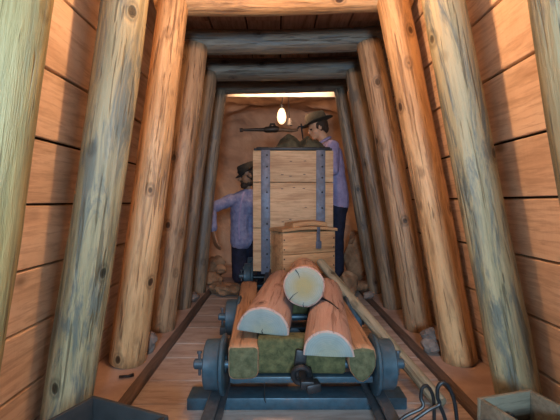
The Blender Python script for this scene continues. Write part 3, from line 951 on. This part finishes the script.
# nail on the left ledge
bm = nbm(); tube(bm, [(-.76, 1.90, .014), (-.72, 1.91, .013), (-.70, 1.925, .014)], [.007, .006, .009], 8)
tag(mobj('iron_bolt', bm, M['black'], smooth=True), 'small dark iron bolt lying on the left ledge', 'bolt')

# ------------------------------------------------------------ people
def ell(bm, c, s, Mt=None, seg=20):
    r = bmesh.ops.create_uvsphere(bm, u_segments=seg, v_segments=seg // 2 + 2, radius=1)
    A = (Mt or Matrix()) @ Matrix.Translation(c) @ Matrix.Diagonal((*s, 1))
    bmesh.ops.transform(bm, matrix=A, verts=r['verts'])
def cap_(bm, p0, r0, p1, r1, n=8):
    p0 = Vector(p0); p1 = Vector(p1)
    tube(bm, [p0.lerp(p1, k / n) for k in range(n + 1)], [r0 + (r1 - r0) * k / n for k in range(n + 1)], 16)
    for p, r in ((p0, r0), (p1, r1)):
        q = bmesh.ops.create_uvsphere(bm, u_segments=14, v_segments=9, radius=r)
        bmesh.ops.translate(bm, vec=p, verts=q['verts'])
def blend(name, bm, vox, mat, parent, smooth_it=4, fold=0, foldscale=9):
    me = bpy.data.meshes.new('tmp'); bm.to_mesh(me); bm.free()
    o = bpy.data.objects.new('tmp', me); C.objects.link(o)
    md = o.modifiers.new('r', 'REMESH'); md.mode = 'VOXEL'; md.voxel_size = vox
    if smooth_it:
        s = o.modifiers.new('s', 'SMOOTH'); s.factor = .5; s.iterations = smooth_it
    dg = bpy.context.evaluated_depsgraph_get(); dg.update()
    me2 = bpy.data.meshes.new_from_object(o.evaluated_get(dg))
    bpy.data.objects.remove(o); bpy.data.meshes.remove(me)
    me2.name = name
    if fold:
        b2 = nbm(); b2.from_mesh(me2); b2.normal_update()
        for v in b2.verts:
            p = v.co
            d = noise.ridged_multi_fractal(Vector((p.x * foldscale, p.y * foldscale, p.z * foldscale * .55)), 1, 2, 3, 1, 2) - 1
            v.co = p + v.normal * d * fold
        b2.to_mesh(me2); b2.free()
    me2.materials.clear(); me2.materials.append(mat)
    me2.shade_smooth()
    out = bpy.data.objects.new(name, me2); C.objects.link(out); out.parent = parent
    if parent: out.location = -Vector(parent.location)
    return out

def frame(c, fwd, up=(0, 0, 1)):
    f = Vector(fwd).normalized(); u = Vector(up); s = f.cross(u).normalized(); u = s.cross(f)
    # local x = forward, y = left side, z = up
    l = -s
    return Matrix(((f.x, l.x, u.x, c[0]), (f.y, l.y, u.y, c[1]), (f.z, l.z, u.z, c[2]), (0, 0, 0, 1)))

def head_geo(bm, F):
    ell(bm, (-.008, 0, .032), (.095, .074, .085), F, 28)       # skull
    ell(bm, (.022, 0, -.030), (.066, .058, .072), F, 24)       # face
    ell(bm, (.056, 0, -.080), (.030, .032, .024), F)           # chin
    ell(bm, (.010, 0, -.068), (.056, .052, .032), F)           # jaw
    ell(bm, (.080, 0, .020), (.016, .046, .012), F)            # brow
    ell(bm, (.094, 0, -.004), (.012, .009, .022), F)           # nose bridge
    ell(bm, (.104, 0, -.022), (.016, .013, .012), F)           # nose tip
    ell(bm, (.084, 0, -.047), (.014, .022, .007), F)           # upper lip
    ell(bm, (.082, 0, -.058), (.013, .019, .007), F)           # lower lip
    for s in (-1, 1):
        ell(bm, (-.004, s * .074, -.008), (.020, .008, .030), F)   # ear
        ell(bm, (.058, s * .036, -.028), (.022, .018, .018), F)    # cheek
def eyes(F, parent):
    for s in (-1, 1):
        bm = nbm(); ell(bm, (.078, s * .030, .004), (.012, .012, .009), F)
        o = mobj('eye', bm, M['eye'], parent, True); o.location = -Vector(parent.location)

def hand_geo(bm, wrist, dirv, palm_n, size=1.0, curl=.5):
    """palm, four unequal fingers, thumb from the side"""
    d = Vector(dirv).normalized(); n = Vector(palm_n); n = (n - d * n.dot(d)).normalized(); s = d.cross(n)
    w = Vector(wrist)
    for k in range(4):
        o = (k - 1.5) * .019 * size
        cap_(bm, w + s * o * .6, .014 * size, w + d * .085 * size + s * o, .0115 * size, 4)
    lens = [.062, .072, .068, .052]
    for k in range(4):
        o = (k - 1.5) * .0205 * size
        a = w + d * .085 * size + s * o
        L = lens[k] * size
        dd = (d + n * curl * .5).normalized(); p1 = a + dd * L * .45
        dd = (d + n * curl * 1.2).normalized(); p2 = p1 + dd * L * .32
        dd = (d + n * curl * 2.2).normalized(); p3 = p2 + dd * L * .28
        cap_(bm, a, .0098 * size, p1, .0090 * size, 3); cap_(bm, p1, .009 * size, p2, .0084 * size, 3); cap_(bm, p2, .0084 * size, p3, .0072 * size, 3)
    t0 = w + d * .022 * size - s * .024 * size
    t1 = t0 + (d * .6 - s * .75 + n * .3).normalized() * .042 * size
    t2 = t1 + (d * .9 - s * .25 + n * .5).normalized() * .034 * size
    cap_(bm, t0, .015 * size, t1, .0115 * size, 3); cap_(bm, t1, .0115 * size, t2, .009 * size, 3)

# standing miner in lavender shirt, facing left over the car
p2 = empty('person', (.60, 4.08, 0))
tag(p2, 'standing person in brimmed hat and lavender shirt, bending over the ore car from the right', 'person', None)
Y = 4.08
F2 = frame((.405, Y, 1.600), (-1, -.12, -.34), (-.2, 0, 1))
bm = nbm()
head_geo(bm, F2)
cap_(bm, (.430, Y, 1.55), .052, (.50, Y, 1.43), .058)            # neck
cap_(bm, (.51, Y, 1.38), .09, (.60, Y, .92), .10)                 # inner torso
cap_(bm, (.60, Y - .08, .88), .085, (.585, Y - .09, .48), .055); cap_(bm, (.585, Y - .09, .48), .052, (.60, Y - .09, .10), .038)
cap_(bm, (.60, Y + .08, .88), .085, (.60, Y + .09, .48), .055); cap_(bm, (.60, Y + .09, .48), .052, (.63, Y + .09, .10), .038)
for s in (-1, 1):
    sh = (.53, Y + s * .175, 1.395)
    if s < 0: el, wr = (.535, Y - .225, 1.16), (.40, Y - .17, 1.345)
    else: el, wr = (.43, Y + .20, 1.19), (.30, Y + .05, 1.37)
    cap_(bm, (.51, Y, 1.38), .07, sh, .048); cap_(bm, sh, .044, el, .034); cap_(bm, el, .034, wr, .024)
    hand_geo(bm, wr, (-1, 0, -.05), (0, 0, -1), 1, .35)
body = blend('body', bm, .0065, M['skin'], p2, 3)
eyes(F2, p2)
# shirt
bm = nbm()
cap_(bm, (.515, Y, 1.395), .085, (.555, Y, 1.22), .118)
cap_(bm, (.545, Y - .09, 1.32), .098, (.60, Y - .075, .92), .105); cap_(bm, (.545, Y + .09, 1.32), .098, (.60, Y + .075, .92), .105)
cap_(bm, (.60, Y - .07, .92), .108, (.605, Y - .075, .83), .104, 4); cap_(bm, (.60, Y + .07, .92), .108, (.605, Y + .075, .83), .104, 4)
for s in (-1, 1):
    sh = (.53, Y + s * .165, 1.39)
    if s < 0: el, wr = (.535, Y - .225, 1.16), (.43, Y - .18, 1.30)
    else: el, wr = (.43, Y + .20, 1.19), (.34, Y + .09, 1.32)
    cap_(bm, (.52, Y, 1.40), .075, sh, .068); cap_(bm, sh, .068, el, .054); cap_(bm, el, .052, wr, .040)
shirt = blend('shirt', bm, .008, M['lavender'], p2, 4, fold=.006)
bm = nbm()   # collar
Fc = frame((.477, Y, 1.475), (-1, 0, -.55))
pts = [(Fc @ Vector((.062 * math.cos(a), .068 * math.sin(a), .0))) for a in [2 * PI * k / 20 for k in range(20)]]
tube(bm, pts, .014, 8, closed=True)
co = mobj('collar', bm, M['lavender'], p2, True); co.location = -Vector(p2.location)
bm = nbm()   # trousers
for s in (-1, 1):
    kx_ = .585 if s < 0 else .60; fx_ = .60 if s < 0 else .63
    cap_(bm, (.605, Y + s * .07, .90), .100, (.60, Y + s * .075, .78), .100, 4)
    cap_(bm, (.60, Y + s * .08, .80), .094, (kx_, Y + s * .09, .48), .072); cap_(bm, (kx_, Y + s * .09, .48), .072, (fx_, Y + s * .09, .10), .062)
blend('trousers', bm, .008, M['navy'], p2, 4, fold=.004)
for s in (-1, 1):
    bx = .60 if s < 0 else .63
    bm = nbm(); cap_(bm, (bx, Y + s * .09, .16), .052, (bx, Y + s * .09, .06), .05, 4); ell(bm, (bx - .07, Y + s * .09, .045), (.13, .05, .045)); ell(bm, (bx, Y + s * .09, .045), (.06, .05, .045))
    blend('boot', bm, .008, M['felt_dark'], p2, 2)
# hair and hat
bm = nbm(); ell(bm, (-.030, 0, .020), (.088, .083, .080), F2, 24); ell(bm, (-.062, 0, -.03), (.045, .06, .045), F2)
for s in (-1, 1): ell(bm, (.0, s * .068, .015), (.03, .014, .035), F2)
blend('hair', bm, .007, M['hair'], p2, 1, fold=.004, foldscale=40)
def hat(F, parent, mat, brim=.16, crown=.088, h=.105, tilt=0, droop=.015, zoff=.055):
    bm = nbm()
    Fh = F @ Matrix.Translation((-.008, 0, zoff)) @ Matrix.Rotation(tilt, 4, 'Y')
    prof = [(crown * .98, .0), (crown + .004, .004), (brim * .8, .0), (brim, .006), (brim + .003, .011), (brim * .8, .008), (crown + .010, .014), (crown + .008, .03), (crown, h * .8), (crown * .9, h * .97), (crown * .6, h), (0, h * .90)]
    lathe(bm, prof, 40, Fh @ Matrix.Diagonal((1.12, .92, 1, 1)))
    inv = Fh.inverted()
    for v in bm.verts:
        q = inv @ v.co
        rr_ = math.hypot(q.x, q.y)
        if rr_ > crown * 1.2: q.z += (rr_ - crown) * (.25 * (q.y / rr_) ** 2) - droop * (q.x / rr_)
        v.co = Fh @ q
    o = mobj('hat', bm, mat, parent, True, .8); o.location = -Vector(parent.location)
    bm = nbm()
    lathe(bm, [(crown + .0065, .012), (crown + .0105, .014), (crown + .009, .034), (crown + .005, .036)], 40, Fh @ Matrix.Diagonal((1.12, .92, 1, 1)))
    b = mobj('hat_band', bm, M['felt_dark'], o, True, .8)
hat(F2, p2, M['felt'], brim=.155, crown=.092, h=.11, tilt=-.05, zoff=.05)

# kneeling miner in denim shirt, facing left
p1 = empty('person', (-.32, 4.17, 0))
tag(p1, 'kneeling bearded person in dark hat and blue denim shirt, left of the ore car', 'person', None)
Y = 4.17
F1 = frame((-.310, Y - .01, 1.125), (-1, -.35, -.30), (-.1, 0, 1))
bm = nbm(); head_geo(bm, F1)
cap_(bm, (-.325, Y, 1.10), .05, (-.30, Y, .97), .055)
cap_(bm, (-.30, Y, .88), .06, (-.31, Y + .02, .48), .06)
shl, ell_, wrl = (-.47, Y - .07, .870), (-.670, Y - .17, .785), (-.640, Y - .21, .545)
shr, elr, wrr = (-.16, Y + .06, .89), (-.08, Y + .02, .66), (-.08, Y - .10, .50)
cap_(bm, (-.30, Y, .90), .07, shl, .05); cap_(bm, shl, .044, ell_, .034); cap_(bm, ell_, .034, wrl, .024)
cap_(bm, (-.30, Y, .90), .07, shr, .05); cap_(bm, shr, .044, elr, .034); cap_(bm, elr, .034, wrr, .024)
hand_geo(bm, wrl, (.25, -.1, -1), (.8, .5, 0), 1.18, .45)
hand_geo(bm, wrr, (0, -.3, -1), (-.6, .3, 0), 1.0, .45)
for s, kx_ in ((-1, -.40), (1, -.20)):
    cap_(bm, (-.31 + s * .085, Y + .02, .46), .085, (kx_, Y - .03, .08), .055); cap_(bm, (kx_, Y - .03, .075), .052, (kx_ + .02, Y + .38, .065), .038)
blend('body', bm, .0065, M['skin_dark'], p1, 3)
eyes(F1, p1)
bm = nbm()
cap_(bm, (-.305, Y, .93), .075, (-.31, Y, .80), .12)
cap_(bm, (-.400, Y - .02, .84), .092, (-.385, Y, .48), .108); cap_(bm, (-.24, Y + .03, .85), .098, (-.25, Y + .04, .48), .102)
cap_(bm, (-.385, Y, .50), .110, (-.385, Y, .445), .112, 3); cap_(bm, (-.25, Y + .04, .50), .106, (-.25, Y + .04, .445), .108, 3)
cap_(bm, (-.31, Y, .92), .072, (-.46, Y - .06, .872), .064); cap_(bm, shl, .066, ell_, .052); cap_(bm, ell_, .052, (-.643, Y - .207, .59), .042)
cap_(bm, (-.31, Y, .92), .072, (-.17, Y + .05, .89), .066); cap_(bm, shr, .066, elr, .052); cap_(bm, elr, .052, (-.08, Y - .085, .53), .042)
blend('shirt', bm, .008, M['denim'], p1, 3, fold=.009)
bm = nbm()
for s, kx_ in ((-1, -.40), (1, -.20)):
    cap_(bm, (-.31 + s * .085, Y + .02, .44), .096, (kx_, Y - .03, .085), .078); cap_(bm, (kx_, Y - .03, .082), .075, (kx_ + .02, Y + .36, .070), .056)
blend('trousers', bm, .008, M['navy'], p1, 3, fold=.004)
for kx_ in (-.38, -.18):
    bm = nbm(); cap_(bm, (kx_, Y + .36, .06), .048, (kx_, Y + .44, .06), .045, 3); ell(bm, (kx_, Y + .47, .07), (.045, .04, .07))
    blend('boot', bm, .008, M['felt_dark'], p1, 2)
bm = nbm(); ell(bm, (-.028, 0, .015), (.088, .084, .085), F1, 24); ell(bm, (-.055, 0, -.05), (.045, .06, .05), F1)
blend('hair', bm, .007, M['hair'], p1, 1, fold=.005, foldscale=40)
bm = nbm(); ell(bm, (.060, 0, -.088), (.046, .046, .040), F1); ell(bm, (.085, 0, -.042), (.020, .036, .010), F1); ell(bm, (.02, 0, -.085), (.05, .056, .035), F1)
blend('beard', bm, .006, M['hair'], p1, 1, fold=.005, foldscale=40)
hat(F1, p1, M['felt_dark'], brim=.128, crown=.084, h=.085, tilt=.12, zoff=.045, droop=.03)
# suspenders-like light strap seen on the shirt front
bm = nbm()
pts = smooth_path([(-.345, Y - .095, .955), (-.365, Y - .125, .87), (-.385, Y - .128, .75), (-.395, Y - .122, .60), (-.39, Y - .115, .47)], 5)
rings = []
for p in pts:
    rings.append([bm.verts.new(p + Vector((a, b, 0))) for a, b in ((-.008, .0), (-.008, -.004), (.008, -.004), (.008, .0))])
for A, B in zip(rings, rings[1:]):
    for i in range(4): bm.faces.new((A[i], A[(i + 1) % 4], B[(i + 1) % 4], B[i]))
bm.faces.new(rings[0]); bm.faces.new(rings[-1][::-1])
b = mobj('placket', bm, M['lavender'], p1, True, .6); b.location = -Vector(p1.location)

# ------------------------------------------------------------ lights
def area(name, loc, target, size, e, col, sy=None):
    l = bpy.data.lights.new(name, 'AREA'); l.energy = e; l.color = col; l.size = size
    if sy: l.shape = 'RECTANGLE'; l.size_y = sy
    o = bpy.data.objects.new(name, l); C.objects.link(o); o.location = loc
    o.rotation_euler = (Vector(target) - Vector(loc)).to_track_quat('-Z', 'Y').to_euler()
def point(name, loc, e, col, r=.05):
    l = bpy.data.lights.new(name, 'POINT'); l.energy = e; l.color = col; l.shadow_soft_size = r
    o = bpy.data.objects.new(name, l); C.objects.link(o); o.location = loc
COOL = (.58, .81, 1.0); WARM = (1.0, .50, .21)
area('entrance_daylight', (.07, -1.5, 1.15), (.07, 2.5, .75), .4, 100, COOL)
point('ceiling_lamp_warm', (.07, 1.43, 1.84), 36, WARM, .04)
area('chamber_lamp', (.05, 4.02, 1.86), (.07, 5.0, 1.1), .35, 6.5, (1, .55, .30), .08)
area('roof_strip_lamp', (.05, 3.90, 1.985), (.05, 4.06, 1.90), .9, 5.5, (1, .66, .42), .03)
point('lantern_light', (-.10, 4.25, 1.60), .4, (1, .6, .3), .04)

w = bpy.data.worlds.new('world'); scn.world = w; w.use_nodes = True
w.node_tree.nodes['Background'].inputs[0].default_value = (.5, .62, .8, 1)
w.node_tree.nodes['Background'].inputs[1].default_value = .04

# ------------------------------------------------------------ camera
cd = bpy.data.cameras.new('camera'); cam = bpy.data.objects.new('camera', cd); C.objects.link(cam)
cd.sensor_width = 36; cd.lens = 36 * 400 / 560; cd.clip_start = .01
cam.location = (0, 0, .85)
cam.rotation_euler = (math.radians(90 - 1.15), 0, math.radians(-.29))
scn.camera = cam
scn.view_settings.view_transform = 'Standard'
scn.view_settings.look = 'None'
scn.view_settings.gamma = 1
scn.view_settings.use_curve_mapping = False
scn.view_settings.exposure = -.1
